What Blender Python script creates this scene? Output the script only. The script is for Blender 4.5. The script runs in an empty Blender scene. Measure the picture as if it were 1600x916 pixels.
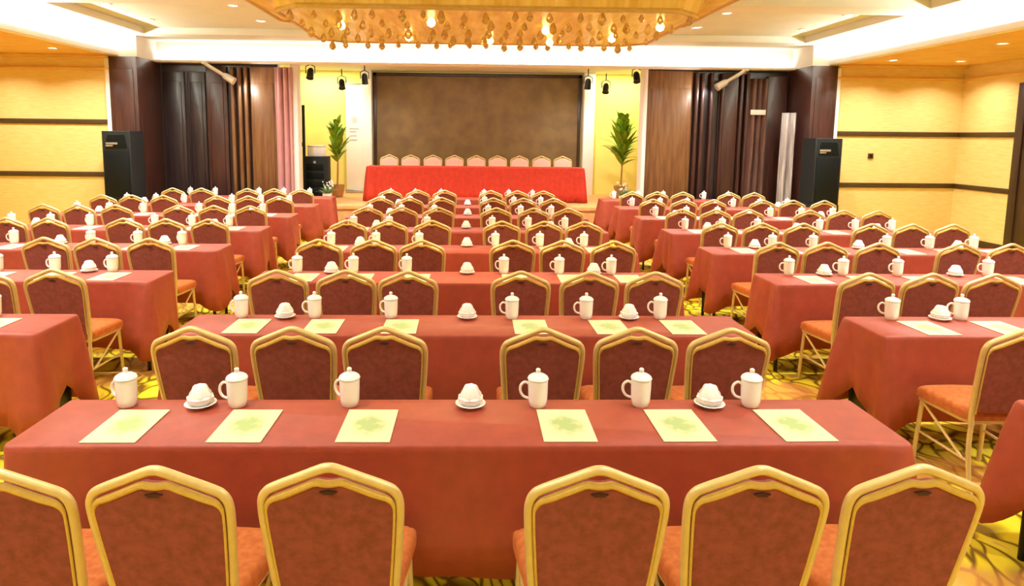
import bpy, bmesh, math, random
from mathutils import Vector, Matrix
PI = math.pi
R = random.Random(7)
sc = bpy.context.scene
COL = sc.collection

# ------------------------------------------------------------------ camera
F, PSI, RHO, TH, PX, PY = 1017.0, 0.0263, 0.0105, 0.1179, 757.0, 332.7
EYE = Vector((0, 0, 1.924))
cam = bpy.data.cameras.new('camera')
cam.sensor_fit = 'HORIZONTAL'; cam.sensor_width = 36.0
cam.lens = 36.0 * F / 1600.0
cam.shift_x = (800 - PX) / 1600.0
cam.shift_y = (PY - 458) / 1600.0
cam.clip_start = 0.05
camo = bpy.data.objects.new('camera', cam); COL.objects.link(camo)
ROT = Matrix.Rotation(-PSI, 3, 'Z') @ Matrix.Rotation(PI/2 - TH, 3, 'X') @ Matrix.Rotation(RHO, 3, 'Z')
camo.matrix_world = Matrix.Translation(EYE) @ ROT.to_4x4()
sc.camera = camo
def in_view(x, y, z0, z1, r, m=0):
    """does a thing of radius r standing at x, y from z0 to z1 reach the picture"""
    for z in (z0, (z0+z1)/2, z1):
        for dx in (-r, 0, r):
            v = ROT.transposed() @ (Vector((x+dx, y, z)) - EYE)
            if v.z > -0.1: continue
            u, w = PX + F*v.x/-v.z, PY - F*v.y/-v.z
            if -m < u < 1600+m and -m < w < 916+m: return True
    return False

# ------------------------------------------------------------------ mesh helpers
def nb(): return bmesh.new()
def box(bm, x0, x1, y0, y1, z0, z1, bev=0.0, seg=2):
    t = bmesh.new()
    bmesh.ops.create_cube(t, size=1)
    for v in t.verts:
        v.co = Vector((x0+(v.co.x+.5)*(x1-x0), y0+(v.co.y+.5)*(y1-y0), z0+(v.co.z+.5)*(z1-z0)))
    if bev: bmesh.ops.bevel(t, geom=t.edges[:], offset=bev, segments=seg, profile=.5, affect='EDGES')
    merge(bm, t)
def merge(bm, t, mat=None):
    me = bpy.data.meshes.new('tmp'); t.to_mesh(me); t.free()
    if mat is not None: me.transform(mat)
    bm.from_mesh(me); bpy.data.meshes.remove(me)
def tube(bm, pts, r, n=8, closed=False, caps=True):
    pts = [Vector(p) for p in pts]; N = len(pts); rings = []
    rr = r if isinstance(r, (list, tuple)) else [r]*N
    prev = None
    for i, p in enumerate(pts):
        if closed: d = pts[(i+1) % N] - pts[i-1]
        else: d = pts[min(i+1, N-1)] - pts[max(i-1, 0)]
        d.normalize()
        if prev is None:
            a = Vector((0, 0, 1)) if abs(d.z) < .9 else Vector((0, 1, 0))
            s = d.cross(a).normalized()
        else:
            s = (prev - d*prev.dot(d)).normalized()
        prev = s; t = d.cross(s)
        rings.append([bm.verts.new(p + (s*math.cos(2*PI*k/n) + t*math.sin(2*PI*k/n))*rr[i]) for k in range(n)])
    M = N if closed else N-1
    for i in range(M):
        a, b = rings[i], rings[(i+1) % N]
        for k in range(n):
            bm.faces.new((a[k], a[(k+1) % n], b[(k+1) % n], b[k]))
    if caps and not closed:
        bm.faces.new(rings[0][::-1]); bm.faces.new(rings[-1])
def lathe(bm, prof, n=24, cx=0, cy=0, lob=0, lobn=0):
    rings = []
    for r, z in prof:
        if r < 1e-5: rings.append([bm.verts.new((cx, cy, z))])
        else: rings.append([bm.verts.new((cx + r*(1+lob*math.cos(lobn*2*PI*k/n))*math.cos(2*PI*k/n), cy + r*(1+lob*math.cos(lobn*2*PI*k/n))*math.sin(2*PI*k/n), z)) for k in range(n)])
    for a, b in zip(rings, rings[1:]):
        for k in range(n):
            l = (k+1) % n
            if len(a) == 1 and len(b) == 1: continue
            if len(a) == 1: bm.faces.new((a[0], b[l], b[k]))
            elif len(b) == 1: bm.faces.new((a[k], a[l], b[0]))
            else: bm.faces.new((a[k], a[l], b[l], b[k]))
def prism(bm, outline, y0, y1, bev=0.0):
    """outline in x, z; extruded along y"""
    t = bmesh.new()
    a = [t.verts.new((x, y0, z)) for x, z in outline]; b = [t.verts.new((x, y1, z)) for x, z in outline]
    n = len(a)
    t.faces.new(a); t.faces.new(b[::-1])
    for i in range(n): t.faces.new((a[i], b[i], b[(i+1) % n], a[(i+1) % n]))
    bmesh.ops.recalc_face_normals(t, faces=t.faces[:])
    if bev:
        es = [e for e in t.edges if abs(e.verts[0].co.y - e.verts[1].co.y) < 1e-6]
        bmesh.ops.bevel(t, geom=es, offset=bev, segments=3, profile=.6, affect='EDGES')
    merge(bm, t)
def catmull(pts, n=6):
    pts = [Vector(p) for p in pts]; out = []
    for i in range(len(pts)-1):
        p0, p1, p2, p3 = pts[max(i-1, 0)], pts[i], pts[i+1], pts[min(i+2, len(pts)-1)]
        for k in range(n):
            t = k/n
            out.append(.5*((2*p1) + (p2-p0)*t + (2*p0-5*p1+4*p2-p3)*t*t + (3*p1-p0-3*p2+p3)*t**3))
    out.append(pts[-1]); return out

def obj(name, bm, m, parent=None, smooth=True, ang=40):
    bmesh.ops.recalc_face_normals(bm, faces=bm.faces[:])
    me = bpy.data.meshes.new(name); bm.to_mesh(me); bm.free()
    me.materials.append(m)
    if smooth:
        me.polygons.foreach_set('use_smooth', [True]*len(me.polygons))
        try: me.set_sharp_from_angle(angle=math.radians(ang))
        except Exception: pass
    o = bpy.data.objects.new(name, me); COL.objects.link(o)
    if parent is not None: o.parent = parent
    return o
def tag(o, label, cat, group=None):
    o['label'] = label; o['category'] = cat
    if group: o['group'] = group
    return o
def thing(name, label, cat, loc=(0, 0, 0), rz=0.0, group=None):
    o = bpy.data.objects.new(name, None); COL.objects.link(o)
    o.empty_display_size = .1
    o.location = loc; o.rotation_euler = (0, 0, rz)
    return tag(o, label, cat, group)
def struct(name, bm, m, **k):
    o = obj(name, bm, m, **k); o['kind'] = 'structure'; return o
def copy_tree(o, parent=None):
    c = o.copy(); COL.objects.link(c)
    if parent is not None: c.parent = parent
    for ch in list(o.children): copy_tree(ch, c)
    return c

# ------------------------------------------------------------------ materials
def lin(c):
    return tuple(((v/255)/12.92 if v/255 <= .04045 else ((v/255+.055)/1.055)**2.4) for v in c) + (1,)
def mat(name, rgb, rough=.5, metal=0.0, var=0.0, scale=8, rgb2=None, bump=0.0, bscale=60, stretch=(1, 1, 1), spec=.5, coat=0.0, trans=0.0, sheen=0.0):
    m = bpy.data.materials.new(name); m.use_nodes = True
    nt = m.node_tree; N = nt.nodes; L = nt.links
    b = N['Principled BSDF']
    b.inputs['Roughness'].default_value = rough; b.inputs['Metallic'].default_value = metal
    b.inputs['Specular IOR Level'].default_value = spec
    b.inputs['Coat Weight'].default_value = coat; b.inputs['Transmission Weight'].default_value = trans
    b.inputs['Sheen Weight'].default_value = sheen
    c = lin(rgb); b.inputs['Base Color'].default_value = c
    tc = N.new('ShaderNodeTexCoord'); mp = N.new('ShaderNodeMapping'); mp.inputs['Scale'].default_value = stretch
    L.new(tc.outputs['Object'], mp.inputs['Vector'])
    if var or rgb2:
        n = N.new('ShaderNodeTexNoise'); n.inputs['Scale'].default_value = scale; n.inputs['Detail'].default_value = 5
        L.new(mp.outputs['Vector'], n.inputs['Vector'])
        r = N.new('ShaderNodeValToRGB'); r.color_ramp.elements[0].position = .35; r.color_ramp.elements[1].position = .65
        c2 = lin(rgb2) if rgb2 else tuple(v*(1-var) for v in c[:3]) + (1,)
        r.color_ramp.elements[0].color = c2; r.color_ramp.elements[1].color = c
        L.new(n.outputs['Fac'], r.inputs['Fac']); L.new(r.outputs['Color'], b.inputs['Base Color'])
    if bump:
        n2 = N.new('ShaderNodeTexNoise'); n2.inputs['Scale'].default_value = bscale; n2.inputs['Detail'].default_value = 3
        L.new(mp.outputs['Vector'], n2.inputs['Vector'])
        bp = N.new('ShaderNodeBump'); bp.inputs['Strength'].default_value = bump; bp.inputs['Distance'].default_value = .004
        L.new(n2.outputs['Fac'], bp.inputs['Height']); L.new(bp.outputs['Normal'], b.inputs['Normal'])
    return m
def emit(name, rgb, strength, base=None):
    m = mat(name, base or rgb, .4)
    b = m.node_tree.nodes['Principled BSDF']
    b.inputs['Emission Color'].default_value = lin(rgb); b.inputs['Emission Strength'].default_value = strength
    return m
M = {}
M['cloth'] = mat('red_cloth', (168, 74, 54), .5, var=.14, scale=14, bump=.25, bscale=260, spec=.45)
M['stage_cloth'] = mat('bright_red_cloth', (206, 66, 48), .8, var=.15, scale=12, bump=.2, bscale=200, spec=.25)
M['back_fabric'] = mat('burgundy_fabric', (154, 82, 74), .85, rgb2=(132, 72, 58), scale=34, bump=.3, bscale=220, spec=.2)
M['seat_fabric'] = mat('amber_seat_fabric', (200, 116, 60), .85, rgb2=(182, 98, 50), scale=40, bump=.3, bscale=220, spec=.2)
M['gold'] = mat('gold_frame', (228, 204, 140), .36, metal=.3, var=.08, scale=30)
M['piping'] = mat('gold_piping', (222, 188, 96), .45, metal=.25, var=.12, scale=60)
M['slot'] = mat('dark_slot', (70, 30, 18), .7, var=.2)
M['black'] = mat('black_steel', (24, 22, 24), .45, metal=.3, var=.2, scale=20)
M['tabletop'] = mat('table_board', (120, 84, 56), .6, var=.2, scale=20, stretch=(1, 6, 1))
M['china'] = mat('white_china', (255, 255, 253), .18, var=.01, scale=5, coat=.3)
M['wood'] = mat('mahogany', (76, 44, 36), .38, rgb2=(54, 30, 26), scale=3.0, stretch=(9, 9, .6), bump=.1, bscale=30, coat=.15)
M['wood2'] = mat('brown_veneer', (132, 92, 50), .4, rgb2=(108, 68, 38), scale=3.0, stretch=(7, 7, .6), coat=.1)
M['darkpanel'] = mat('black_brown_panel', (52, 40, 42), .35, rgb2=(40, 28, 30), scale=3, stretch=(6, 6, .5), coat=.2)
M['wall'] = mat('yellow_wall_covering', (240, 214, 140), .75, rgb2=(232, 202, 124), scale=5, stretch=(1, 1, 8), bump=.08, bscale=90)
M['stripe'] = mat('dark_brown_trim', (74, 52, 18), .5, var=.2, scale=12)
M['ceiling'] = mat('cream_ceiling', (242, 248, 236), .85, var=.04, scale=2)
M['ceiling2'] = mat('pale_peach_ceiling', (234, 244, 226), .85, var=.05, scale=2)
M['soffit'] = mat('golden_soffit', (238, 196, 112), .8, rgb2=(232, 182, 96), scale=3)
M['white'] = mat('white_paint', (250, 248, 240), .7, var=.02, scale=4)
M['glow_wall'] = mat('pale_yellow_stage_wall', (244, 230, 136), .8, var=.05, scale=4)
M['screen'] = mat('brown_backdrop', (138, 112, 72), .7, rgb2=(118, 94, 62), scale=2.5, bump=.1, bscale=80)
M['pink'] = mat('mauve_curtain', (206, 150, 146), .8, var=.15, scale=6, stretch=(6, 6, .6))
M['drape'] = mat('brown_drape', (112, 78, 66), .5, rgb2=(84, 58, 50), scale=4, stretch=(6, 6, .5))
M['greysheen'] = mat('grey_painted_sheen', (196, 186, 180), .35, rgb2=(150, 138, 132), scale=4, stretch=(6, 6, .5))  # pale grey paints the highlight of a glossy dark door
M['stage'] = mat('stage_boards', (226, 172, 112), .6, rgb2=(214, 152, 94), scale=6, stretch=(1, 8, 1))
M['speaker'] = mat('speaker_black', (14, 21, 22), .7, var=.2, scale=30, bump=.1)
M['grille'] = mat('speaker_grille', (20, 28, 29), .5, metal=.2, spec=.2, rgb2=(10, 15, 16), scale=120)
M['silver'] = mat('silver_badge', (196, 196, 192), .3, metal=.7, var=.1)
M['leaf'] = mat('palm_leaf', (150, 182, 40), .5, rgb2=(110, 150, 26), scale=12)
M['leafdark'] = mat('grey_green_leaf', (146, 172, 120), .55, rgb2=(92, 130, 84), scale=14)
M['petal'] = mat('white_petal', (246, 242, 228), .7, var=.06, scale=20)
M['pot'] = mat('tan_pot', (196, 150, 92), .5, var=.15, scale=10)
M['lamp'] = emit('lamp_lens', (255, 244, 214), 14.0)
M['chrome'] = mat('white_lamp_metal', (240, 238, 230), .35, metal=.2, var=.04)
M['salmon'] = mat('salmon_fabric', (248, 200, 184), .8, rgb2=(238, 182, 164), scale=30, bump=.2, bscale=200)
M['projector'] = mat('dark_brown_plastic', (74, 46, 20), .5, var=.15)
M['door'] = mat('dark_door_wood', (64, 42, 26), .4, rgb2=(48, 30, 20), scale=3, stretch=(8, 8, .6))

def paper_mat():
    m = mat('notepad_paper', (244, 234, 180), .7)
    nt = m.node_tree; N = nt.nodes; L = nt.links; b = N['Principled BSDF']
    tc = N.new('ShaderNodeTexCoord')
    sx = N.new('ShaderNodeSeparateXYZ'); L.new(tc.outputs['Object'], sx.inputs[0])
    n = N.new('ShaderNodeTexNoise'); n.inputs['Scale'].default_value = 22; n.inputs['Detail'].default_value = 2
    L.new(tc.outputs['Object'], n.inputs['Vector'])
    g = N.new('ShaderNodeTexGradient'); g.gradient_type = 'SPHERICAL'
    mp = N.new('ShaderNodeMapping'); mp.inputs['Scale'].default_value = (9.5, 7.0, 1); L.new(tc.outputs['Object'], mp.inputs['Vector']); L.new(mp.outputs['Vector'], g.inputs['Vector'])
    mu = N.new('ShaderNodeMath'); mu.operation = 'MULTIPLY'; L.new(n.outputs['Fac'], mu.inputs[0]); L.new(g.outputs['Fac'], mu.inputs[1])
    r = N.new('ShaderNodeValToRGB'); r.color_ramp.elements[0].position = .1; r.color_ramp.elements[1].position = .34
    r.color_ramp.elements[0].color = lin((232, 222, 176)); r.color_ramp.elements[1].color = lin((168, 190, 128))
    L.new(mu.outputs[0], r.inputs['Fac']); L.new(r.outputs['Color'], b.inputs['Base Color'])
    return m
M['paper'] = paper_mat()
def carpet_mat():
    m = mat('patterned_carpet', (200, 160, 60), .95, spec=.1)
    nt = m.node_tree; N = nt.nodes; L = nt.links; b = N['Principled BSDF']
    tc = N.new('ShaderNodeTexCoord')
    wn = N.new('ShaderNodeTexNoise'); wn.inputs['Scale'].default_value = 2.2; wn.inputs['Detail'].default_value = 1
    L.new(tc.outputs['Object'], wn.inputs['Vector'])
    ad = N.new('ShaderNodeMixRGB'); ad.blend_type = 'ADD'; ad.inputs['Fac'].default_value = .55
    L.new(tc.outputs['Object'], ad.inputs['Color1']); L.new(wn.outputs['Color'], ad.inputs['Color2'])
    mp = N.new('ShaderNodeMapping'); mp.inputs['Scale'].default_value = (8.5, 4.0, 1); mp.inputs['Rotation'].default_value = (0, 0, .6)
    L.new(ad.outputs['Color'], mp.inputs['Vector'])
    v = N.new('ShaderNodeTexVoronoi'); v.feature = 'DISTANCE_TO_EDGE'; v.inputs['Scale'].default_value = 1.0
    L.new(mp.outputs['Vector'], v.inputs['Vector'])
    r = N.new('ShaderNodeValToRGB'); e = r.color_ramp.elements
    e[0].position = .03; e[0].color = lin((122, 92, 30)); e[1].position = .12; e[1].color = lin((238, 214, 44))
    x = e.new(.30); x.color = lin((244, 226, 70)); x = e.new(.42); x.color = lin((226, 176, 96))
    L.new(v.outputs['Distance'], r.inputs['Fac'])
    n2 = N.new('ShaderNodeTexNoise'); n2.inputs['Scale'].default_value = 1.6; L.new(tc.outputs['Object'], n2.inputs['Vector'])
    r2 = N.new('ShaderNodeValToRGB'); r2.color_ramp.elements[0].position = .5; r2.color_ramp.elements[1].position = .6
    L.new(n2.outputs['Fac'], r2.inputs['Fac'])
    mx = N.new('ShaderNodeMixRGB'); mx.inputs['Color2'].default_value = lin((214, 150, 84))
    ml = N.new('ShaderNodeMath'); ml.operation = 'MULTIPLY'; ml.inputs[1].default_value = .75; L.new(r2.outputs['Color'], ml.inputs[0])
    L.new(ml.outputs[0], mx.inputs['Fac']); L.new(r.outputs['Color'], mx.inputs['Color1']); L.new(mx.outputs['Color'], b.inputs['Base Color'])
    return m
M['carpet'] = carpet_mat()
def amber_mat(name, c1, c2, s):
    m = mat(name, c1, .25)
    nt = m.node_tree; N = nt.nodes; L = nt.links; b = N['Principled BSDF']
    tc = N.new('ShaderNodeTexCoord'); mp = N.new('ShaderNodeMapping'); mp.inputs['Scale'].default_value = (9, 1.6, .8)
    n = N.new('ShaderNodeTexNoise'); n.inputs['Scale'].default_value = 1.5; n.inputs['Detail'].default_value = 4
    L.new(tc.outputs['Object'], mp.inputs['Vector']); L.new(mp.outputs['Vector'], n.inputs['Vector'])
    r = N.new('ShaderNodeValToRGB'); r.color_ramp.elements[0].position = .35; r.color_ramp.elements[1].position = .68
    r.color_ramp.elements[0].color = lin(c1); r.color_ramp.elements[1].color = lin(c2)
    L.new(n.outputs['Fac'], r.inputs['Fac']); L.new(r.outputs['Color'], b.inputs['Base Color']); L.new(r.outputs['Color'], b.inputs['Emission Color'])
    b.inputs['Emission Strength'].default_value = s
    return m
M['amber'] = amber_mat('amber_glass', (204, 152, 44), (228, 182, 72), .5)
M['amber_low'] = amber_mat('amber_glass_lower', (206, 158, 58), (232, 192, 90), .45)
M['crystal'] = mat('crystal', (255, 226, 160), .08, var=.02, coat=.5, spec=.9, trans=.6)
M['bulb'] = emit('bulb_glass', (255, 232, 150), 6.0)

# ------------------------------------------------------------------ the hall (metres; x right, y towards the stage)
XL, XR, YW, YB = -9.1, 9.3, 12.2, 13.1      # side walls, yellow front walls, dark back wall
TL, TR = -6.5, 6.87                           # tray ceiling edges
ZS, ZT = 3.31, 3.66                           # soffit and tray heights
b = nb(); box(b, XL-.1, XR+.1, -2.6, 17, -.1, 0); struct('floor', b, M['carpet'])
b = nb(); box(b, XL-.15, XL, -2.6, YW+.1, 0, ZS+.6); struct('wall_left', b, M['wall'])
b = nb(); box(b, XR, XR+.15, -2.6, YW+.1, 0, ZS+.6); struct('wall_right', b, M['wall'])
b = nb(); box(b, XL, XR, -2.75, -2.6, 0, ZS+.6); struct('wall_rear', b, M['white'])
b = nb(); box(b, XL, TL, YW, YW+.12, 0, ZS+.1); struct('wall_front_left', b, M['wall'])
b = nb(); box(b, TR, XR, YW, YW+.12, 0, ZS+.1); struct('wall_front_right', b, M['wall'])
# stripes and cornice on the yellow walls, as one trim each
def trim(n, boxes, m):
    b = nb()
    for q in boxes: box(b, *q, bev=.008)
    return struct('trim_%d' % n, b, m)
trim(1, [(XL, TL, YW-.025, YW, 2.06, 2.15), (XL, TL, YW-.025, YW, 1.10, 1.19)], M['stripe'])
trim(2, [(TR, XR, YW-.025, YW, 1.99, 2.08), (TR, XR, YW-.025, YW, 1.02, 1.11),
         (XR-.025, XR, 10.86, YW-.025, 1.99, 2.08), (XR-.025, XR, 10.86, YW-.025, 1.02, 1.11)], M['stripe'])
trim(3, [(XL, TL, YW-.05, YW, 3.04, 3.08), (XL, TL, YW-.09, YW, ZS-.05, ZS), (TR, XR, YW-.05, YW, 3.04, 3.08), (TR, XR, YW-.09, YW, ZS-.05, ZS),
         (XR-.05, XR, -2.6, YW-.05, 3.04, 3.08)], M['soffit'])
b = nb(); box(b, XL, TL, YW-.02, YW, 0, .13, .006); struct('baseboard_left', b, M['stripe'])
b = nb(); box(b, TR, XR, YW-.02, YW, 0, .13, .006); box(b, XR-.02, XR, 10.86, YW-.02, 0, .13, .006); struct('baseboard_right', b, M['stripe'])
# pale lit reveals beside the pillars
trim(4, [(TL-.08, TL-.002, YW-.04, YW, 0, ZS-.06)], M['white'])
trim(5, [(TR+.002, TR+.07, YW-.04, YW, 0, ZS-.06)], M['white'])
# door in the right wall
b = nb(); box(b, XR-.07, XR, 10.70, 10.86, 0, 2.9, .01); box(b, XR-.07, XR, 9.2, 9.36, 0, 2.9, .01); box(b, XR-.07, XR, 9.36, 10.70, 2.74, 2.9, .01)
d = struct('door_1', b, M['door'])
b = nb(); box(b, XR-.05, XR, 9.36, 10.70, .01, 2.74, .006)
for z0, z1 in ((.25, 1.15), (1.35, 2.5)):
    box(b, XR-.065, XR-.05, 9.55, 10.0, z0, z1, .01); box(b, XR-.065, XR-.05, 10.1, 10.55, z0, z1, .01)
obj('door_leaf', b, M['door'], d)
b = nb(); tube(b, [(XR-.11, 9.98, 1.0), (XR-.11, 9.98, 1.3)], .012); obj('door_handle', b, M['silver'], d)
# soffit and tray ceiling
b = nb(); box(b, XL, TL, -2.6, YW+.12, ZS, ZS+.1); box(b, TR, XR, -2.6, YW+.12, ZS, ZS+.1); box(b, TL, TR, -2.6, -1.6, ZS, ZS+.1)
struct('ceiling_soffit', b, M['soffit'])
b = nb(); box(b, TL-.2, TR+.2, -2.6, YB+.2, ZT+.12, ZT+.2); struct('ceiling', b, M['ceiling2'])
# shallow coffers: wide pale bands crossing the tray
b = nb()
for y0, y1 in ((12.0, YB), (-1.7, -1.0)): box(b, TL, TR, y0, y1, ZT, ZT+.12, .01)
for y0, y1 in ((8.75, 9.25), (3.3, 4.0)): box(b, TL+.75, TR-.75, y0, y1, ZT, ZT+.12, .01)
for x0, x1 in ((TL, TL+.75), (TR-.75, TR)): box(b, x0, x1, -1.0, 12.0, ZT, ZT+.12, .01)
struct('ceiling_bands', b, M['ceiling'])
# cove fascias with a lip that carries the hidden strip lights
b = nb()
box(b, TL-.04, TL, -1.7, YB, ZS, ZT+.1); box(b, TR, TR+.04, -1.7, YB, ZS, ZT+.1); box(b, TL, TR, YB-.16, YB-.1, ZS-.05, ZT+.1)
box(b, TL, TL+.16, -1.7, YW, ZS-.01, ZS+.03, .006); box(b, TR-.16, TR, -1.7, YW, ZS-.01, ZS+.03, .006); box(b, TL+.5, TR-.48, YB-.32, YB-.16, ZS-.05, ZS-.01, .006)
box(b, TL+.14, TL+.17, -1.7, YW, ZS-.012, ZS+.07, .006); box(b, TR-.17, TR-.14, -1.7, YW, ZS-.012, ZS+.075, .006)
struct('trim_6', b, M['white'])
# pillars
for n, x0, x1 in (('left', TL, TL+.5), ('right', TR-.48, TR)):
    b = nb(); box(b, x0, x1, YW-.05, YB, 0, ZS-.03, .01)
    box(b, x0+.07, x1-.07, YW-.065, YW-.05, .3, ZS-.25, .01)
    struct('pillar_' + n, b, M['wood'])
    b = nb(); box(b, x0, x1, YW-.02, YB-.1, ZS-.03, ZT+.02); struct('trim_7' if n == 'left' else 'trim_8', b, M['white'])
# dark panelled back walls either side of the stage
OL, OR = -3.42, 3.52
def panel_wall(name, x0, x1, m, cuts, mm):
    b = nb(); box(b, x0, x1, YB, YB+.15, 0, ZS+.02)
    for a, c in cuts:
        box(b, a, c, YB-.035, YB, .12, ZS-.2, .012)
        box(b, a+.06, c-.06, YB-.05, YB-.035, .3, ZS-.4, .012)
    return struct(name, b, m)
panel_wall('wall_back_left', TL+.5, OL-.32, M['darkpanel'], [(-5.95, -5.55), (-5.5, -5.15)], None)
panel_wall('wall_back_right', OR, TR-.48, M['darkpanel'], [(5.0, 5.4)], None)
b = nb(); box(b, -5.12, -4.72, YB-.06, YB, 0, ZS-.1, .012); box(b, -5.05, -4.79, YB-.075, YB-.06, .3, 2.9, .01); struct('trim_9', b, M['wood'])
b = nb()
for x in (-4.64, -4.5, -4.38): box(b, x, x+.07, YB-.1, YB, 0, ZS-.1, .02)
box(b, -4.26, -3.76, YB-.06, YB, 0, ZS-.1, .012); box(b, -4.2, -3.82, YB-.075, YB-.06, .3, 2.9, .01)
struct('trim_10', b, M['wood2'])
b = nb(); box(b, OR+.04, OR+.95, YB-.05, YB, 0, ZS-.06, .012); box(b, OR+.12, OR+.87, YB-.065, YB-.05, .3, 2.9, .01); struct('trim_11', b, M['wood2'])
b = nb()
for x in (4.5, 4.62, 4.8, 5.02, 5.4, 5.52): box(b, x, x+.075, YB-.12, YB, 0, ZS-.1, .03)
struct('trim_12', b, M['wood'])
b = nb(); box(b, 5.08, 5.38, YB-.075, YB, 0, ZS-.1, .012); box(b, 5.95, 6.36, YB-.1, YB, 0, ZS-.15, .02); struct('trim_13', b, M['wood'])
# the stage: platform, side walls, back wall, ceiling
b = nb(); box(b, OL-.02, OR+.02, 12.95, 16.2, 0, .5, .015); box(b, OL-.02, OR+.02, 12.92, 12.95, .44, .52, .01); struct('floor_stage', b, M['stage'])
b = nb(); box(b, -4.6, 4.7, 16.2, 16.32, 0, 3.7); struct('wall_stage_back', b, M['glow_wall'])
b = nb(); box(b, -4.7, -4.6, YB+.1, 16.3, 0, 3.7); struct('wall_stage_left', b, M['glow_wall'])
b = nb(); box(b, 4.7, 4.8, YB+.1, 16.3, 0, 3.7); struct('wall_stage_right', b, M['glow_wall'])
b = nb(); box(b, -4.7, 4.8, YB-.1, 16.32, 3.46, 3.6); struct('ceiling_stage', b, M['ceiling'])
b = nb(); box(b, OR-.06, OR+.02, YB-.14, YB+.16, 0, ZS, .01); box(b, OL-.05, OL+.08, YB-.12, YB+.16, 0, ZS, .01); struct('trim_14', b, M['white'])
b = nb(); box(b, -4.6, -4.1, 13.3, 16.2, 0, .5); box(b, 3.6, 4.7, 13.3, 16.2, 0, .5); struct('floor_stage_wings', b, M['stage'])

# ------------------------------------------------------------------ banquet chair
LEAN = 0.20
def back_y(z): return -.205 - max(0, z-.44)*LEAN
def make_chair(fab, seatm, name='banquet_chair', label='chair'):
    t = thing(name, label, 'chair')
    # back frame: one bent tube, crown shaped
    o = [(-.168, .40), (-.185, .55), (-.197, .70), (-.203, .80), (-.201, .848), (-.188, .876), (-.163, .893), (-.085, .927), (-.022, .954), (0, .958)]
    o = [Vector((x, 0, z)) for x, z in o]
    half = catmull(o, 4)
    full = half + [Vector((-p.x, 0, p.z)) for p in half[-2::-1]]
    b = nb(); tube(b, [(p.x, back_y(p.z), p.z) for p in full], .0145, 10)
    obj('back_frame', b, M['gold'], t)
    # padded back inside the frame
    inner = [(p.x*(1-.012/.2), p.z - .027*max(0, min(1, (p.z-.80)/.10))) for p in full if p.z > .47]
    inner = [(x, min(z, .925 - .012*math.exp(-(x/.045)**2))) for x, z in inner]
    inner[0] = (inner[0][0], .47); inner[-1] = (inner[-1][0], .47)
    b = nb(); prism(b, inner, -.022, .018, .012)
    for v in b.verts: v.co.y += back_y(v.co.z) + .004
    obj('backrest', b, fab, t)
    # gold piping round the pad, on the rear face
    b = nb(); tube(b, [(x*.985, back_y(z) - .014, z-.002) for x, z in inner], [.0045 + .0065*max(0, min(1, (z-.82)/.05)) for x, z in inner], 8)
    obj('piping', b, M['piping'], t)
    b = nb()
    prism(b, [(-.026, .888), (0, .893), (.026, .888), (.014, .880), (-.014, .880)], -.026, -.020)
    for v in b.verts: v.co.y += back_y(.885)
    obj('hand_slot', b, M['slot'], t)
    # seat cushion
    def seat_outline(w0, w1, y0, y1, r):
        return catmull([(-w0, y0+r, 0), (-w0+r*.3, y0+r*.3, 0), (-w0+r, y0, 0), (0, y0-.004, 0), (w0-r, y0, 0), (w0-r*.3, y0+r*.3, 0), (w0, y0+r, 0),
                        (w1, y1-r, 0), (w1-r*.3, y1-r*.3, 0), (w1-r, y1, 0), (0, y1+.012, 0), (-w1+r, y1, 0), (-w1+r*.3, y1-r*.3, 0), (-w1, y1-r, 0), (-w0, y0+r, 0)], 3)[:-1]
    def slab(b, pts, z0, z1, bev):
        n = len(pts); cy = sum(p.y for p in pts)/n; rings = []
        prof = [(0, z0)] + ([(0, z1-bev)] + [(bev*(1-math.cos(k*PI/8)), z1-bev+bev*math.sin(k*PI/8)) for k in (1, 2, 3, 4)] + [(.10, z1+.004)] if bev else [(0, z1)])
        for ins, z in prof:
            rings.append([b.verts.new((p.x*(1-ins/.2), cy+(p.y-cy)*(1-ins/.19), z)) for p in pts])
        b.faces.new(rings[0][::-1]); b.faces.new(rings[-1])
        for u, v in zip(rings, rings[1:]):
            for i in range(n): b.faces.new((u[i], u[(i+1) % n], v[(i+1) % n], v[i]))
    pts = seat_outline(.185, .22, -.185, .185, .05)
    b = nb(); slab(b, pts, .415, .478, .03); obj('seat', b, seatm, t)
    pts = seat_outline(.178, .212, -.18, .177, .05)
    b = nb(); slab(b, pts, .395, .416, 0); obj('seat_frame', b, M['gold'], t)
    for s in (-1, 1):
        b = nb(); tube(b, catmull([(s*.19, .15, .405), (s*.197, .16, .2), (s*.2, .172, .0)], 3), .0125, 8); obj('leg', b, M['gold'], t)
        b = nb(); tube(b, catmull([(s*.168, back_y(.40), .40), (s*.176, -.215, .25), (s*.19, -.27, .0)], 4), .0125, 8); obj('leg', b, M['gold'], t)
        b = nb(); tube(b, [(s*.199, .16, .2), (s*.178, -.222, .2)], .008, 6); obj('stretcher', b, M['gold'], t)
    for s in (-1, 1):
        b = nb(); tube(b, [(s*.19, .15, .385), (s*.185, -.19, .2)], .008, 6); obj('brace', b, M['gold'], t)
    return t

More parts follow.
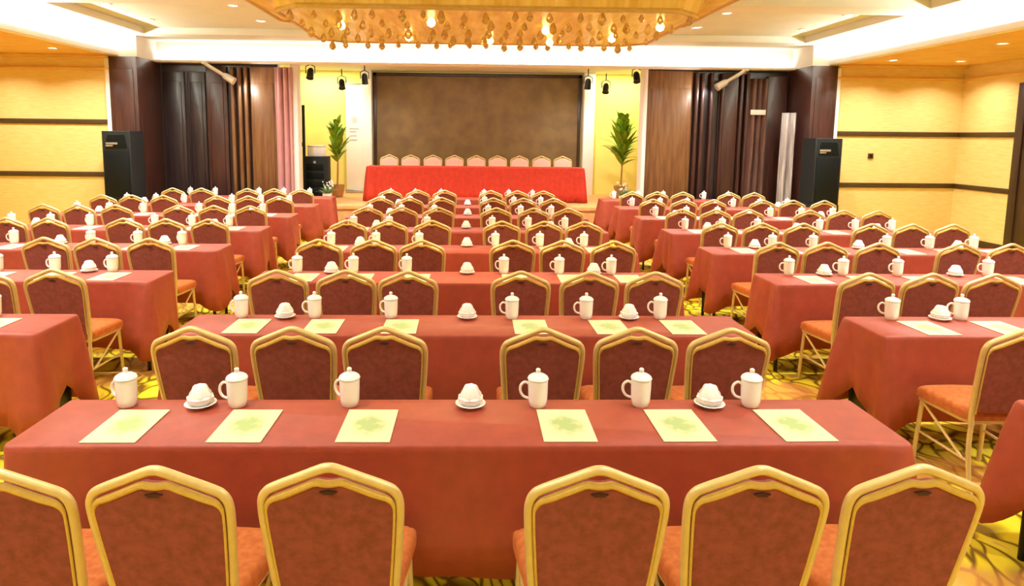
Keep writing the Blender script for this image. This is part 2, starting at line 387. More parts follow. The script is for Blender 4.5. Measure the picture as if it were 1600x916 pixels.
# ------------------------------------------------------------------ table and cloth
ZTOP = .745
def make_table(hl, dep):
    t = thing('banquet_table', 'table', 'table')
    b = nb(); box(b, -hl+.01, hl-.01, .012, dep-.012, ZTOP-.038, ZTOP-.008, .004); obj('tabletop', b, M['tabletop'], t)
    for s in (-1, 1):
        for y in (.06, dep-.06):
            b = nb(); tube(b, [(s*(hl-.065), y, ZTOP-.038), (s*(hl-.065), y, 0)], .016, 8); obj('leg', b, M['black'], t)
        b = nb(); tube(b, [(s*(hl-.065), .06, .14), (s*(hl-.065), dep-.06, .14)], .011, 6); obj('crossbar', b, M['black'], t)
        b = nb(); box(b, s*(hl-.065)-.008, s*(hl-.065)+.008, .07, dep-.07, .15, .50, .003); obj('end_panel', b, M['black'], t)
    return t
def make_cloth(hl, dep, seed=1, drop=.54, name='tablecloth', m=None, pleat=0.0, cornerdrop=.07):
    rr = random.Random(seed)
    x0, x1, y0, y1 = -hl, hl, 0, dep
    rad = .022; P = []
    def seg(ax, ay, bx, by, step):
        n = max(2, int(math.hypot(bx-ax, by-ay)/step))
        return [(ax+(bx-ax)*i/n, ay+(by-ay)*i/n) for i in range(n)]
    cor = lambda cx, cy, a: [(cx+rad*math.cos(a+PI/2*i/4), cy+rad*math.sin(a+PI/2*i/4)) for i in range(4)]
    def finer(ax, ay, bx, by):
        L = math.hypot(bx-ax, by-ay); e = min(.3, L*.3)
        ux, uy = (bx-ax)/L, (by-ay)/L
        return seg(ax, ay, ax+ux*e, ay+uy*e, .022) + seg(ax+ux*e, ay+uy*e, bx-ux*e, by-uy*e, .03 if pleat else .055) + seg(bx-ux*e, by-uy*e, bx, by, .022)
    P += finer(x0+rad, y0, x1-rad, y0) + cor(x1-rad, y0+rad, -PI/2)
    P += finer(x1, y0+rad, x1, y1-rad) + cor(x1-rad, y1-rad, 0)
    P += finer(x1-rad, y1, x0+rad, y1) + cor(x0+rad, y1-rad, PI/2)
    P += finer(x0, y1-rad, x0, y0+rad) + cor(x0+rad, y0+rad, PI)
    n = len(P); b = nb()
    ph = [rr.uniform(0, 6.28) for _ in range(6)]
    H = [0, .006, .03, .10, .2, .32, .44, 1.0]
    H = [0, .012, .05, .15, .3, .5, .75, 1.0]
    rings = []
    s = 0
    for j, h in enumerate(H):
        ring = []; s = 0
        for i, (x, y) in enumerate(P):
            px_, py_ = P[i-1]; s += math.hypot(x-px_, y-py_)
            nx_, ny_ = P[(i+1) % n]
            tx, ty = nx_-px_, ny_-py_; l = math.hypot(tx, ty) or 1
            ox, oy = ty/l, -tx/l
            dc = min(math.hypot(x-cx, y-cy) for cx in (x0, x1) for cy in (y0, y1))
            k = math.exp(-(dc/.13)**2)
            w = (1-2*abs(math.sin(s*12+ph[0])))*.55 + math.sin(s*31+ph[1])*.25 + math.sin(s*8+ph[2])*.4
            end = abs(ox) > .7
            amp = (.008 + (.026 if end else 0) + .045*k)
            if pleat: w2 = pleat*math.sin(s*2*PI/.11 + .6*math.sin(s*3+ph[3]))
            else: w2 = 0
            out = h*(.012 + .03*k) + (h**.7)*amp*(w+.55 if end or k > .2 else w*.8) + min(1, h*3)*w2
            if not pleat: out = max(out, .004*h)
            if h == 0: out = -.006
            dz = drop + cornerdrop*k + .012*math.sin(s*5+ph[4])*(0 if pleat else 1)
            if end and not pleat: dz -= .15*(1-k)
            z = ZTOP + .002 - h*dz - (.0 if j else 0)
            if j == 0: z = ZTOP + .005
            ring.append(b.verts.new((x+ox*out, y+oy*out, z)))
        rings.append(ring)
    for a, c in zip(rings, rings[1:]):
        for i in range(n): b.faces.new((a[i], c[i], c[(i+1) % n], a[(i+1) % n]))
    b.faces.new(rings[0])
    o = obj(name, b, m or M['cloth'], None, ang=60)
    sm = o.modifiers.new('thickness', 'SOLIDIFY'); sm.thickness = .003; sm.offset = -1
    return o

# ------------------------------------------------------------------ table ware
def make_cup():
    t = thing('lidded_teacup', 'cup', 'cup')
    b = nb(); lathe(b, [(0, 0), (.032, 0), (.036, .004), (.0415, .03), (.0435, .08), (.044, .12), (.0405, .12), (.039, .03), (0, .012)], 24); obj('cup_body', b, M['china'], t)
    b = nb(); lathe(b, [(0, .122), (.0455, .122), (.0465, .126), (.042, .135), (.028, .144), (.012, .148), (.0085, .152), (.011, .159), (.010, .167), (.004, .171), (0, .1715)], 24); obj('lid', b, M['china'], t)
    b = nb(); tube(b, catmull([(-.040, 0, .098), (-.058, 0, .104), (-.075, 0, .088), (-.077, 0, .062), (-.064, 0, .040), (-.040, 0, .032)], 5), .0062, 8); obj('handle', b, M['china'], t)
    return t
def make_dish():
    t = thing('lidded_dish', 'dish', 'dish')
    b = nb(); lathe(b, [(0, 0), (.036, 0), (.04, .004), (.062, .014), (.066, .018), (.062, .02), (.038, .011), (0, .010)], 28); obj('saucer', b, M['china'], t)
    b = nb(); lathe(b, [(0, .011), (.036, .011), (.054, .028), (.055, .044), (.050, .048), (0, .048)], 32, lob=.05, lobn=8); obj('bowl', b, M['china'], t)
    b = nb(); lathe(b, [(0, .048), (.048, .048), (.046, .058), (.036, .072), (.030, .088), (.024, .094), (.012, .090), (0, .088)], 32, lob=.09, lobn=6); obj('lid', b, M['china'], t)
    return t
def make_paper():
    b = nb(); box(b, -.105, .105, -.1485, .1485, 0, .004, .001, 1)
    return obj('notepad', b, M['paper'])

# ------------------------------------------------------------------ rows
YT0, DEP, PITCH, HL, YC0, XS = 2.363, .4376, 1.377, 1.7425, 1.795, 4.253
CHX = (-1.35, -.877, -.404, .404, .877, 1.35)
ROWN = ['nearest', 'second', 'third', 'fourth', 'fifth', 'sixth', 'seventh', 'farthest']
ORD = ['first', 'second', 'third', 'fourth', 'fifth', 'sixth']
chair_proto = make_chair(M['back_fabric'], M['seat_fabric']); cup_proto = make_cup(); dish_proto = make_dish(); paper_proto = make_paper()
table_proto = make_table(HL, DEP); short_proto = make_table(1.46, DEP)
first = set()
def place(proto, key, loc, rz, label, group, cat=None):
    o = proto if key not in first else copy_tree(proto)
    first.add(key)
    o.location = loc; o.rotation_euler = (0, 0, rz); o['label'] = label; o['group'] = group
    if cat: o['category'] = cat
    return o
cloth_meshes = {}
def who(i, block, n):
    if block == 'centre':
        return ['leftmost', 'second from left', 'third from left', 'third from right', 'second from right', 'rightmost'][i]
    k = (n-1-i) if block == 'left' else i       # counted from the aisle
    return ('next to the aisle' if k == 0 else ORD[k] + ' from the aisle')
for block, bx in (('centre', 0.0), ('left', -XS), ('right', XS)):
    for r in range(8):
        y0 = YT0 + r*PITCH
        short = r == 7 and block != 'centre'
        hl = 1.46 if short else HL
        cx = bx if not short else math.copysign(abs(bx) - (HL - 1.46), bx)
        bn = {'centre': 'centre', 'left': 'left', 'right': 'right'}[block]
        # the table with its cloth
        seen = any(in_view(cx+dx, yy, .15, .75, .02) for yy in (y0, y0+DEP) for dx in [(-hl + 2*hl*q/20) for q in range(21)])
        if seen:
            t = place(short_proto if short else table_proto, 'ts' if short else 't', (cx, y0, 0), 0,
                      'black legged table under the red cloth, %s row of the %s block' % (ROWN[r], bn), 'banquet tables under red cloths')
            sk = ('s' if short else 'l', (r + {'centre': 0, 'left': 1, 'right': 2}[block]) % 3)
            if sk not in cloth_meshes:
                c = make_cloth(hl, DEP, seed=11 + len(cloth_meshes)*3); cloth_meshes[sk] = c
            else:
                c = cloth_meshes[sk].copy(); COL.objects.link(c)
            c.location = (cx, y0, 0)
            tag(c, 'red cloth draped over the table, %s row of the %s block' % (ROWN[r], bn), 'tablecloth', 'red tablecloths on the delegate tables')
        xs = [cx + q for q in CHX] if not short else [cx + math.copysign(1, bx)*(-1.46 + .39 + q) for q in (0, .473, .946, 1.75, 2.22)]
        xs.sort()
        n = len(xs)
        for i, x in enumerate(xs):
            jx, jy, jr = R.uniform(-.012, .012), R.uniform(-.012, .012), R.uniform(-.03, .03)
            ry = YC0 + .31 + r*PITCH
            w = who(i, block, n)
            if in_view(x, ry-.3, .05, .96, .2):
                place(chair_proto, 'c', (x+jx, ry+jy, 0), jr,
                      'gold framed banquet chair, %s row of the %s block, %s' % (ROWN[r], bn, w), 'banquet chairs in rows facing the stage')
            jx2 = R.uniform(-.015, .015)
            if in_view(x-.1, y0+.37, .75, .9, .04):
                place(cup_proto, 'u', (x-.10+jx2, y0+.368+R.uniform(-.006, .006), ZTOP+.0055), R.uniform(-.25, .25) - .25,
                      'white lidded teacup on the %s table of the %s block, %s' % (ROWN[r], bn, w), 'white lidded teacups on the red tables')
            if r < 6 and in_view(x, y0+.15, .75, .76, .1):
                place(paper_proto, 'p', (x + R.uniform(-.012, .012), y0+.168, ZTOP+.006), R.uniform(-.02, .02),
                      'cream notepad on the %s table of the %s block, %s' % (ROWN[r], bn, w), 'cream notepads on the red tables', 'notepad')
        for q, nm in ((-1.155, 'left part'), (0.0, 'middle'), (1.075, 'right part')):
            x = cx + q + R.uniform(-.02, .02)
            if short and abs(q) > .1: continue
            if r < 7 and in_view(x, y0+.37, .75, .82, .05):
                place(dish_proto, 'd', (x, y0+.36, ZTOP+.0055), R.uniform(0, 3),
                      'small white lidded dish at the %s of the %s table in the %s block' % (nm, ROWN[r], bn), 'small white lidded dishes on the red tables')

# ------------------------------------------------------------------ stage furniture
tc_ = .17
t = thing('head_table', 'long head table on the stage under bright red cloth', 'table', (tc_, 13.95, .5))
b = nb(); box(b, -2.30, 2.30, .012, .55, ZTOP-.038, ZTOP-.008, .004); obj('tabletop', b, M['tabletop'], t)
for x in (-2.25, 2.25):
    for y in (.06, .5):
        b = nb(); tube(b, [(x, y, ZTOP-.038), (x, y, 0)], .016, 8); obj('leg', b, M['black'], t)
c = make_cloth(2.34, .56, seed=77, drop=.735, m=M['stage_cloth'], pleat=.009, cornerdrop=0)
c.location = (tc_, 13.95, .5); tag(c, 'bright red pleated cloth reaching the stage floor on the head table', 'tablecloth')
sp = make_chair(M['salmon'], M['salmon'], 'stage_chair', 'x')
for i in range(9):
    x = tc_ - 2.0 + i*.505
    w = ['leftmost', 'second from left', 'third from left', 'fourth from left', 'middle one', 'fourth from right', 'third from right', 'second from right', 'rightmost'][i]
    o = sp if i == 0 else copy_tree(sp)
    o.location = (x, 14.85, .5); o.rotation_euler = (0, 0, PI + R.uniform(-.05, .05))
    o['label'] = 'salmon backed chair behind the red head table on stage, ' + w; o['group'] = 'chairs behind the head table'
# brown backdrop
t = thing('backdrop_panel', 'wide brown backdrop panel on the stage wall behind the head table', 'backdrop', (.23, 16.15, .5))
b = nb(); box(b, -2.48, 2.48, -.03, .03, .25, 2.86, .004); obj('panel', b, M['screen'], t)
b = nb()
for q in ((-2.54, -2.46, .2, 2.92), (2.46, 2.54, .2, 2.92), (-2.54, 2.54, 2.84, 2.92), (-2.54, 2.54, .18, .26)): box(b, q[0], q[1], -.06, .03, q[2], q[3], .006)
obj('frame', b, M['door'], t)
# white columns beside it
b = nb(); box(b, 2.80, 3.06, 15.85, 16.2, .5, 3.46, .01); struct('pillar_stage_right', b, M['white'])
b = nb(); box(b, -2.56, -2.33, 15.9, 16.2, .5, 3.46, .01); struct('pillar_stage_left', b, M['white'])
# banner with a faint grey emblem
t = thing('banner_stand', 'tall white banner with grey marks beside the brown backdrop', 'banner', (-2.76, 16.0, .5))
b = nb(); box(b, -.2, .2, -.01, .01, .08, 2.62, .003); obj('banner', b, M['white'], t)
b = nb(); box(b, -.22, .22, -.09, .09, 0, .09, .02); obj('base', b, M['silver'], t)
b = nb(); box(b, -.21, .21, -.018, .018, 2.61, 2.65, .006); obj('top_rail', b, M['silver'], t)
b = nb()
for z in (1.55, 1.48, 1.38, 1.28): box(b, -.12, .06 if z < 1.5 else .12, -.016, -.011, z, z+.035, .002)
lathe(b, [(0, 0), (.075, 0), (.075, .004), (0, .004)], 20)
for v in b.verts:
    if v.co.z < .01 and abs(v.co.x) < .08 and abs(v.co.y) < .08: v.co = Vector((v.co.x, -.012-v.co.z, 1.78+v.co.y))
obj('emblem', b, mat('pale_grey_print', (206, 208, 216), .6, var=.1), t)
# mauve curtain
def curtain(name, x0, x1, y, z0, z1, m, amp, wl, seed, label, thick=.02):
    rr = random.Random(seed); b = nb(); n = int((x1-x0)/wl*10); rings = []
    for j in range(7):
        ring = []
        for i in range(n+1):
            x = x0 + (x1-x0)*i/n
            ring.append(b.verts.new((x, y + amp*math.sin(2*PI*i/10 + .4*math.sin(j*.6+i*.13)) + .3*amp*math.sin(i*.37+seed), z0+(z1-z0)*j/6)))
        rings.append(ring)
    for a, c in zip(rings, rings[1:]):
        for i in range(n): b.faces.new((a[i], a[i+1], c[i+1], c[i]))
    o = obj(name, b, m); sm = o.modifiers.new('thickness', 'SOLIDIFY'); sm.thickness = thick
    return tag(o, label, 'curtain')
curtain('stage_curtain', -3.76, -3.44, YB-.13, .0, 3.2, M['pink'], .05, .11, 3, 'mauve curtain hanging at the left side of the stage opening')
curtain('grey_sheen_strip', 6.02, 6.27, 12.5, .0, 2.42, M['greysheen'], .05, .13, 5, 'pale grey strip imitating a glossy highlight beside the right loudspeaker')  # folded strip stands in for a bright reflection on the dark wall
curtain('brown_drape', 5.56, 5.95, YB-.14, .0, 3.1, M['drape'], .05, .12, 8, 'brown drape on the dark wall right of the stage')
# lectern-like equipment rack at the left of the stage
t = thing('equipment_rack', 'dark equipment rack with pale box on top at stage left', 'rack', (-3.24, 14.1, .5))
b = nb(); box(b, -.25, .25, -.2, .2, 0, .95, .012); obj('cabinet', b, M['speaker'], t)
for z in (.12, .3, .48, .66):
    b = nb(); box(b, -.19, .19, -.215, -.2, z, z+.14, .005); obj('module', b, M['grille'], t)
b = nb(); lathe(b, [(0, 0), (.03, 0), (.026, .02), (0, .022)], 14)
for v in b.verts: v.co = Vector((v.co.x, -.215-v.co.z, .83+v.co.y))
obj('knob', b, M['silver'], t)
t2 = thing('pale_box', 'pale box lying on top of the dark equipment rack', 'box', (-3.24, 14.1, 1.45))
b = nb(); box(b, -.17, .17, -.13, .13, 0, .2, .012); obj('body', b, M['white'], t2)
b = nb(); box(b, -.175, .175, -.135, .135, .2, .235, .01); obj('lid', b, M['chrome'], t2)
t = thing('microphone_stand', 'thin black stand beside the mauve curtain at stage left', 'stand', (-3.61, 14.5, .5))
b = nb(); lathe(b, [(0, 0), (.11, 0), (.11, .02), (.02, .035), (0, .035)], 20); obj('base', b, M['black'], t)
b = nb(); tube(b, [(0, 0, .03), (0, 0, 2.05)], .034, 10); obj('pole', b, M['black'], t)
b = nb(); box(b, -.09, .03, -.03, .03, 1.15, 1.24, .01); obj('clamp', b, M['black'], t)

# plants
def leaf_blade(b, base, dirv, L, w, droop, n=7):
    d = Vector(dirv).normalized(); side = d.cross(Vector((0, 0, 1)))
    if side.length < .05: side = Vector((1, 0, 0))
    side.normalize(); p = Vector(base); prev = None
    for i in range(n+1):
        t = i/n; wd = w*math.sin(PI*min(1, t*.9+.08))**.8
        a = b.verts.new(p - side*wd); mid = b.verts.new(p + Vector((0, 0, -.15*wd))); c = b.verts.new(p + side*wd)
        if prev: b.faces.new((prev[0], prev[1], mid, a)); b.faces.new((prev[1], prev[2], c, mid))
        prev = (a, mid, c); p = p + d*(L/n); d = (d + Vector((0, 0, -droop/n))).normalized()
def bush(loc, h0, h1, wid, label, nleaf, m, seed):
    rr = random.Random(seed)
    t = thing('potted_plant', label, 'plant', loc)
    b = nb(); lathe(b, [(0, 0), (.11, 0), (.13, .04), (.16, .25), (.17, .28), (.155, .28), (.14, .22), (0, .22)], 24); obj('pot', b, M['pot'], t)
    b = nb(); tube(b, [(0, 0, .2), (.02, 0, h0), (0, .01, (h0+h1)/2), (0, 0, h1-.2)], [.022, .018, .014, .008], 8); obj('stem', b, M['pot'], t)
    b = nb()
    for i in range(nleaf):
        q = rr.random(); a = rr.uniform(0, 2*PI); z = h0 + (h1-h0-.25)*q
        L = wid*(.55 + .5*math.sin(PI*min(1, q+.2)))*rr.uniform(.7, 1.1)
        leaf_blade(b, (0, 0, z), (math.cos(a), math.sin(a), rr.uniform(.5, 1.9) + q), L, wid*.13*rr.uniform(.7, 1.2), rr.uniform(.3, 1.2), 6)
    obj('foliage', b, m, t)
    return t
bush((3.62, 15.3, .5), .75, 2.05, .62, 'tall green pot plant in the yellow niche right of the backdrop', 90, M['leaf'], 4)
bush((-2.97, 14.9, .5), .8, 1.95, .5, 'tall green pot plant between the equipment rack and the white banner', 60, M['leaf'], 9)
def flowerpot(loc, label, seed):
    rr = random.Random(seed); t = thing('flower_pot', label, 'plant', loc); t.scale = (.55, .55, .55)
    b = nb(); lathe(b, [(0, 0), (.13, 0), (.15, .1), (.17, .38), (.18, .42), (.16, .42), (.15, .36), (0, .36)], 22); obj('pot', b, M['china'], t)
    b = nb()
    for i in range(34):
        a = rr.uniform(0, 2*PI); leaf_blade(b, (.05*math.cos(a), .05*math.sin(a), .36), (math.cos(a), math.sin(a), rr.uniform(.6, 2.6)), rr.uniform(.25, .5), .035, rr.uniform(.5, 1.3), 5)
    obj('foliage', b, M['leafdark'], t)
    b = nb()
    for i in range(16):
        a = rr.uniform(0, 2*PI); q = rr.uniform(.04, .24); tt = bmesh.new()
        bmesh.ops.create_icosphere(tt, subdivisions=1, radius=rr.uniform(.025, .045)); merge(b, tt, Matrix.Translation((q*math.cos(a), q*math.sin(a), rr.uniform(.6, .9))))
    obj('blossom', b, M['petal'], t)
flowerpot((3.2, 13.25, .5), 'white flowering pot plant at the right end of the stage edge', 2)
flowerpot((-2.85, 13.25, .5), 'white flowering pot plant at the left end of the stage edge', 6)

# loudspeakers
def speaker(x, label, lab2):
    t = thing('subwoofer', lab2, 'speaker', (x, 11.86, 0))
    b = nb(); box(b, -.255, .255, -.25, .25, 0, .74, .015); obj('cabinet', b, M['speaker'], t)
    b = nb(); box(b, -.23, .23, -.265, -.25, .05, .69, .01); obj('grille', b, M['grille'], t)
    t = thing('loudspeaker', label, 'speaker', (x, 11.86, .74))
    b = nb(); prism(b, [(-.245, 0), (.245, 0), (.245, 1.2), (-.245, 1.2)], -.24, .24, .015); obj('cabinet', b, M['speaker'], t)
    b = nb(); box(b, -.215, .215, -.255, -.24, .04, .86, .01); obj('grille', b, M['grille'], t)
    b = nb(); prism(b, [(-.19, .9), (.19, .9), (.15, 1.14), (-.15, 1.14)], -.25, -.22, .01); obj('horn', b, M['grille'], t)
    b = nb(); box(b, -.17, .03, -.262, -.25, .965, 1.0, .004); box(b, -.17, -.05, -.262, -.25, .93, .955, .003); obj('badge', b, M['silver'], t)
speaker(-6.16, 'black loudspeaker stacked on a subwoofer in front of the left pillar', 'black subwoofer under the loudspeaker by the left pillar')
speaker(6.5, 'black loudspeaker stacked on a subwoofer in front of the right pillar', 'black subwoofer under the loudspeaker by the right pillar')
# small plaque and wall plate
t = thing('wall_plaque', 'small pale plaque high on the dark wall right of the stage', 'sign', (5.73, YB-.22, 2.44))
b = nb(); box(b, -.15, .15, -.015, .02, -.05, .05, .006); obj('plate', b, M['petal'], t)
b = nb(); box(b, -.03, .03, .02, .1, -.03, .03, .004); obj('bracket', b, M['chrome'], t)
t = thing('wall_switch', 'small dark switch plate on the right yellow wall', 'switch', (7.63, YW-.001, 1.62))
b = nb(); box(b, -.05, .05, -.02, 0, -.05, .05, .006); obj('plate', b, M['stripe'], t)
b = nb(); box(b, -.02, .02, -.03, -.02, -.03, .03, .004); obj('rocker', b, M['black'], t)

# ------------------------------------------------------------------ lights
def area(name, loc, rot, sx, sy, power, col, parent=None, shape='RECTANGLE', spread=PI):
    l = bpy.data.lights.new(name, 'AREA'); l.shape = shape; l.size = sx; l.size_y = sy; l.energy = power; l.color = col; l.spread = spread
    o = bpy.data.objects.new(name, l); COL.objects.link(o); o.location = loc; o.rotation_euler = rot
    if parent: o.parent = parent
    return o
WARM = (1, .985, .93)
def make_downlight(power):
    t = thing('downlight', 'x', 'ceiling light')
    b = nb(); lathe(b, [(.06, -.002), (.085, -.012), (.09, -.006), (.09, .0), (.06, .0)], 24); obj('ring', b, M['chrome'], t)
    b = nb(); lathe(b, [(0, -.004), (.06, -.004), (.06, 0), (0, 0)], 20); obj('lens', b, M['lamp'], t)
    area('light', (0, 0, -.02), (0, 0, 0), .12, .12, power, WARM, t, 'DISK', 2.3)
    return t
tray = make_downlight(66)
_rear = {}
def rear_data(d, y):
    if y not in _rear: _rear[y] = d.copy(); _rear[y].energy = 31 if y < 0 else 42
    return _rear[y]
pos = []
for y in (11.2, 9.9, 7.0, 4.6, 2.2, -.4):  # last line is unseen, added for whiter light on chair backs and cups
    for x in (-5.3, -3.45, -1.5, 1.8, 3.85, 5.7):
        if 4 < y < 7.5 and abs(x-.15) < 2.4: continue
        pos.append((x, y))
COLS = {-5.3: 'at the far left', -3.45: 'second from left', -1.5: 'left of the middle', 1.8: 'right of the middle', 3.85: 'second from right', 5.7: 'at the far right'}
YN = {11.2: 'in the line closest to the stage', 9.9: 'in the second line from the stage', 7.0: 'level with the chandelier back', 4.6: 'level with the chandelier front', 2.2: 'above the nearest tables', -.4: 'added at the rear of the hall'}
for i, (x, y) in enumerate(pos):
    o = tray if i == 0 else copy_tree(tray)
    z = ZT if abs(x) > 9 else ZT+.12
    o.location = (x, y, z)
    if y < 3:
        for ch in o.children:
            if ch.type == 'LIGHT': ch.data = rear_data(ch.data, y)
    o['label'] = 'round ceiling downlight %s, %s' % (YN[y], COLS[x]); o['group'] = 'downlights in the raised ceiling'
sof = make_downlight(31)
spos = [(-6.95, 11.3), (-6.95, 8.6), (-7.0, 5.9), (-7.0, 3.0), (-8.2, 11.3), (7.4, 11.4), (7.6, 9.3), (7.5, 6.2), (7.5, 3.0), (8.6, 11.4)]
sl = ['left soffit, next to the pillar', 'left soffit, second from the stage along the edge', 'left soffit, third from the stage along the edge', 'left soffit, above the nearest rows', 'left soffit, close to the side wall',
      'right soffit, next to the pillar', 'right soffit, second from the stage along the edge', 'right soffit, third from the stage along the edge', 'right soffit, above the nearest rows', 'right soffit, close to the corner']
for i, (x, y) in enumerate(spos):
    o = sof if i == 0 else copy_tree(sof)
    o.location = (x, y, ZS); o['label'] = 'round downlight in the golden ' + sl[i]; o['group'] = 'downlights in the side soffits'
# strip lights lying in the cove behind the lip
COVE = (1, .98, .92)
area('cove_light', (TL+.09, 5.2, ZS+.06), (PI, .35, 0), .06, 13.6, 190, COVE)
area('cove_light', (TL+.11, 5.2, ZS+.065), (PI, 1.0, 0), .03, 13.6, 260, COVE, None, 'RECTANGLE', 2.0)
area('cove_light', (TR-.09, 5.2, ZS+.06), (PI, -.35, 0), .06, 13.6, 190, COVE)
area('cove_light', (TR-.11, 5.2, ZS+.065), (PI, -1.0, 0), .03, 13.6, 260, COVE, None, 'RECTANGLE', 2.0)
area('cove_light', ((TL+TR)/2, YB-.24, ZS-.005), (PI-.75, 0, 0), 12.2, .06, 120, COVE)
# stage spotlights
def par_can(loc, rx, rz, label, m=None, power=0, col=WARM, L=.2, r=.07):
    t = thing('stage_spotlight', label, 'spotlight', loc, 0)
    b = nb(); tube(b, [(-.09, 0, -.12), (-.09, 0, .02), (0, 0, .06), (.09, 0, .02), (.09, 0, -.12)], .01, 6); tube(b, [(0, 0, .06), (0, 0, .2)], .012, 6); obj('yoke', b, m or M['black'], t)
    b = nb(); lathe(b, [(0, L*.55), (r*.6, L*.55), (r*.95, L*.3), (r, -L*.5), (r*1.12, -L*.55), (r*.85, -L*.5), (0, -L*.4)], 20)
    c = obj('can', b, m or M['black'], t); c.location = (0, 0, -.12); c.rotation_euler = (rx, 0, rz)
    if power:
        l = area('light', (0, 0, -L*.62), (0, 0, 0), r*1.6, r*1.6, power, col, c, 'DISK', 2.2)
    return t
# front of the stage lintel
zl = 3.26
par_can((-3.2, 13.5, zl), -.5, 0, 'black stage spotlight at the left end of the stage opening', power=0)
par_can((-2.78, 14.6, zl-.12), -.5, .3, 'black stage spotlight above the green palm at stage left', power=0)
par_can((-2.28, 14.6, zl+.0), .4, 0, 'black stage spotlight above the white banner', power=18, col=(1, .98, .95))
par_can((2.65, 14.6, zl-.05), .4, 0, 'black stage spotlight above the right white column', power=22, col=(1, .98, .95))
par_can((3.05, 14.6, zl-.14), -.5, -.3, 'black stage spotlight left of the right niche', power=0)
par_can((3.42, 13.4, zl), -.5, 0, 'black stage spotlight at the right end of the stage opening', power=0)
# white angled spotlights in front of the dark walls
def white_spot(loc, s, label):
    t = thing('angled_spotlight', label, 'spotlight', loc)
    b = nb(); tube(b, [(0, 0, .02), (s*.12, 0, -.06), (s*.36, -.02, -.2)], .035, 10); obj('arm', b, M['chrome'], t)
    b = nb(); tube(b, [(s*.36, -.02, -.2), (s*.40, -.025, -.225), (s*.56, -.03, -.32)], [.05, .065, .075], 14); obj('head', b, M['chrome'], t)
    b = nb(); box(b, -.05, .05, -.05, .05, 0, .05, .01); obj('mount', b, M['chrome'], t)
    area('light', (s*.58, -.03, -.335), (0, s*-1.0, 0), .1, .1, 14, WARM, t, 'DISK')
white_spot((-5.02, YB-.34, ZS-.09), 1, 'white angled spotlight hanging before the left dark wall')
white_spot((5.38, YB-.34, ZS-.09), -1, 'white angled spotlight hanging before the right dark wall')
# stage light battens hidden behind the stage lintel: yellow wall wash and white light on the head table
area('stage_batten', (3.75, 15.6, 3.44), (.0, 0, 0), 1.2, .3, 70, (1, .93, .55))
area('stage_batten', (-3.5, 15.6, 3.44), (.0, 0, 0), 1.2, .3, 75, (1, .94, .6))
area('stage_batten', (.2, 13.5, 3.44), (.35, 0, 0), 4.5, .15, 85, (1, .95, .86))
# chandelier
CX = .15
t = thing('chandelier', 'large amber glass chandelier hanging from the raised ceiling', 'chandelier', (CX, 5.83, 0))
def ring_pts(hx, hy, c, z): return [(-hx+c, -hy, z), (hx-c, -hy, z), (hx, -hy+c, z), (hx, hy-c, z), (hx-c, hy, z), (-hx+c, hy, z), (-hx, hy-c, z), (-hx, -hy+c, z)]
def tier(b, hx, hy, c, z0, z1, fl=.0):
    a = [b.verts.new(p) for p in ring_pts(hx, hy, c, z0)]; d = [b.verts.new(p) for p in ring_pts(hx+fl, hy+fl, c, z1)]
    for i in range(8): b.faces.new((a[i], a[(i+1) % 8], d[(i+1) % 8], d[i]))
    b.faces.new(a[::-1]); b.faces.new(d)
b = nb(); tier(b, 2.0, 1.06, .25, 3.04, 3.7, .12); obj('upper_shade', b, M['amber'], t, smooth=False)
b = nb(); tier(b, 1.60, .9, .2, 2.85, 3.04, .08); obj('lower_shade', b, M['amber_low'], t, smooth=False)
b = nb(); tube(b, ring_pts(2.01, 1.07, .25, 3.045), .022, 6, closed=True); tube(b, ring_pts(1.61, .91, .2, 2.855), .02, 6, closed=True); tube(b, ring_pts(2.13, 1.19, .25, 3.68), .03, 6, closed=True)
obj('gold_rim', b, M['gold'], t)
b0 = nb(); lathe(b0, [(0, 0), (.012, -.01), (.026, -.05), (.03, -.075), (.018, -.1), (0, -.115)], 6)
cr = obj('crystal_pendant', b0, M['crystal'], t, smooth=False)
rr = random.Random(5); k = 0
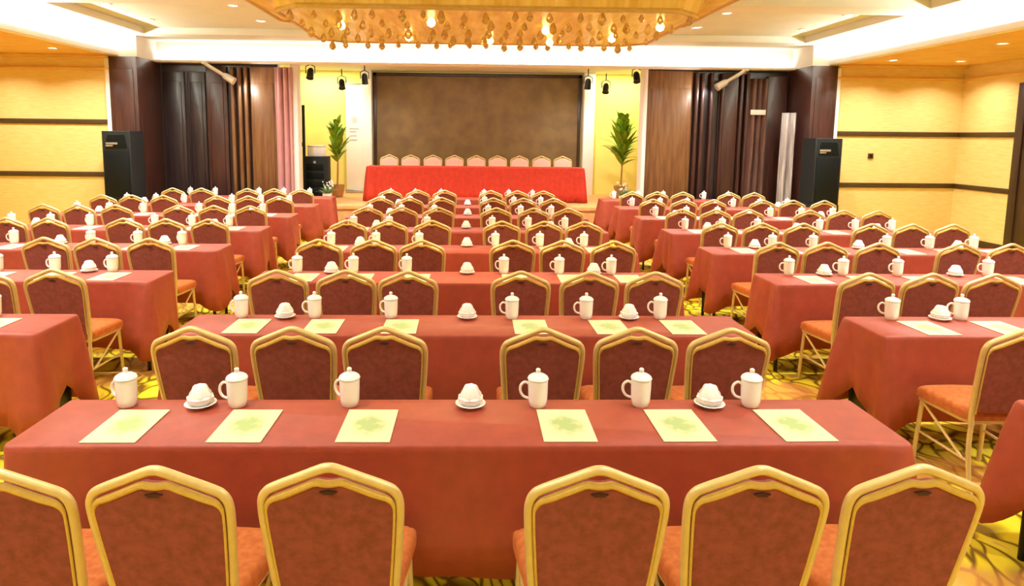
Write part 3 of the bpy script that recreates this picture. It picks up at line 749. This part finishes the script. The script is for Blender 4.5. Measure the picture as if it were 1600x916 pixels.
for iy in range(5):
    for ix in range(19):
        x = -1.5 + ix*3.0/18 + rr.uniform(-.04, .04); y = -.8 + iy*1.6/4 + rr.uniform(-.04, .04)
        o = cr if k == 0 else cr.copy()
        if k: COL.objects.link(o)
        o.location = (x, y, 2.85); s = rr.uniform(.8, 1.25); o.scale = (s, s, s*.7); o.rotation_euler = (0, 0, rr.uniform(0, 3)); k += 1
b0 = nb(); lathe(b0, [(0, -.075), (.028, -.06), (.036, -.035), (.024, -.008), (.014, 0), (0, 0)], 14)
bl = obj('bulb', b0, M['bulb'], t); k = 0
for x, y, z in ((-1.2, -.3, 2.85), (-.7, .3, 2.85), (-.45, -.5, 2.85), (.05, .45, 2.85), (.5, -.2, 2.85), (.62, .5, 2.85), (1.15, .2, 2.85), (1.4, -.45, 2.85),
                (-1.78, .1, 3.04), (1.78, .1, 3.04), (-.2, -.85, 3.04), (.9, -.85, 3.04)):
    o = bl if k == 0 else bl.copy()
    if k: COL.objects.link(o)
    o.location = (x, y, z); k += 1
area('light', (0, 0, 2.7), (0, 0, 0), 2.8, 1.2, 120, (1, .74, .38), t)
# projector hanging from the ceiling behind the chandelier
t = thing('ceiling_projector', 'small dark projector hanging behind the chandelier', 'projector', (.11, 9.0, 3.16))
b = nb(); box(b, -.145, .145, -.13, .13, 0, .085, .012); obj('body', b, M['projector'], t)
b = nb(); tube(b, [(0, 0, .085), (0, 0, .5)], .018, 8); obj('pole', b, M['projector'], t)
b = nb(); lathe(b, [(0, 0), (.03, 0), (.034, .03), (0, .03)], 16)
for v in b.verts: v.co = Vector((v.co.x+.06, .13+v.co.z, .043+v.co.y))
obj('projector_lens', b, M['black'], t)

# ------------------------------------------------------------------ world and view
w = bpy.data.worlds.new('world'); sc.world = w; w.use_nodes = True
w.node_tree.nodes['Background'].inputs['Color'].default_value = (1, .9, .75, 1); w.node_tree.nodes['Background'].inputs['Strength'].default_value = .1
sc.view_settings.view_transform = 'Standard'; sc.view_settings.look = 'None'; sc.view_settings.gamma = 1.0
sc.view_settings.use_curve_mapping = False; sc.view_settings.exposure = -0.5
sc.cycles.use_denoising = True; sc.cycles.max_bounces = 6; sc.cycles.diffuse_bounces = 4; sc.cycles.sample_clamp_indirect = 6
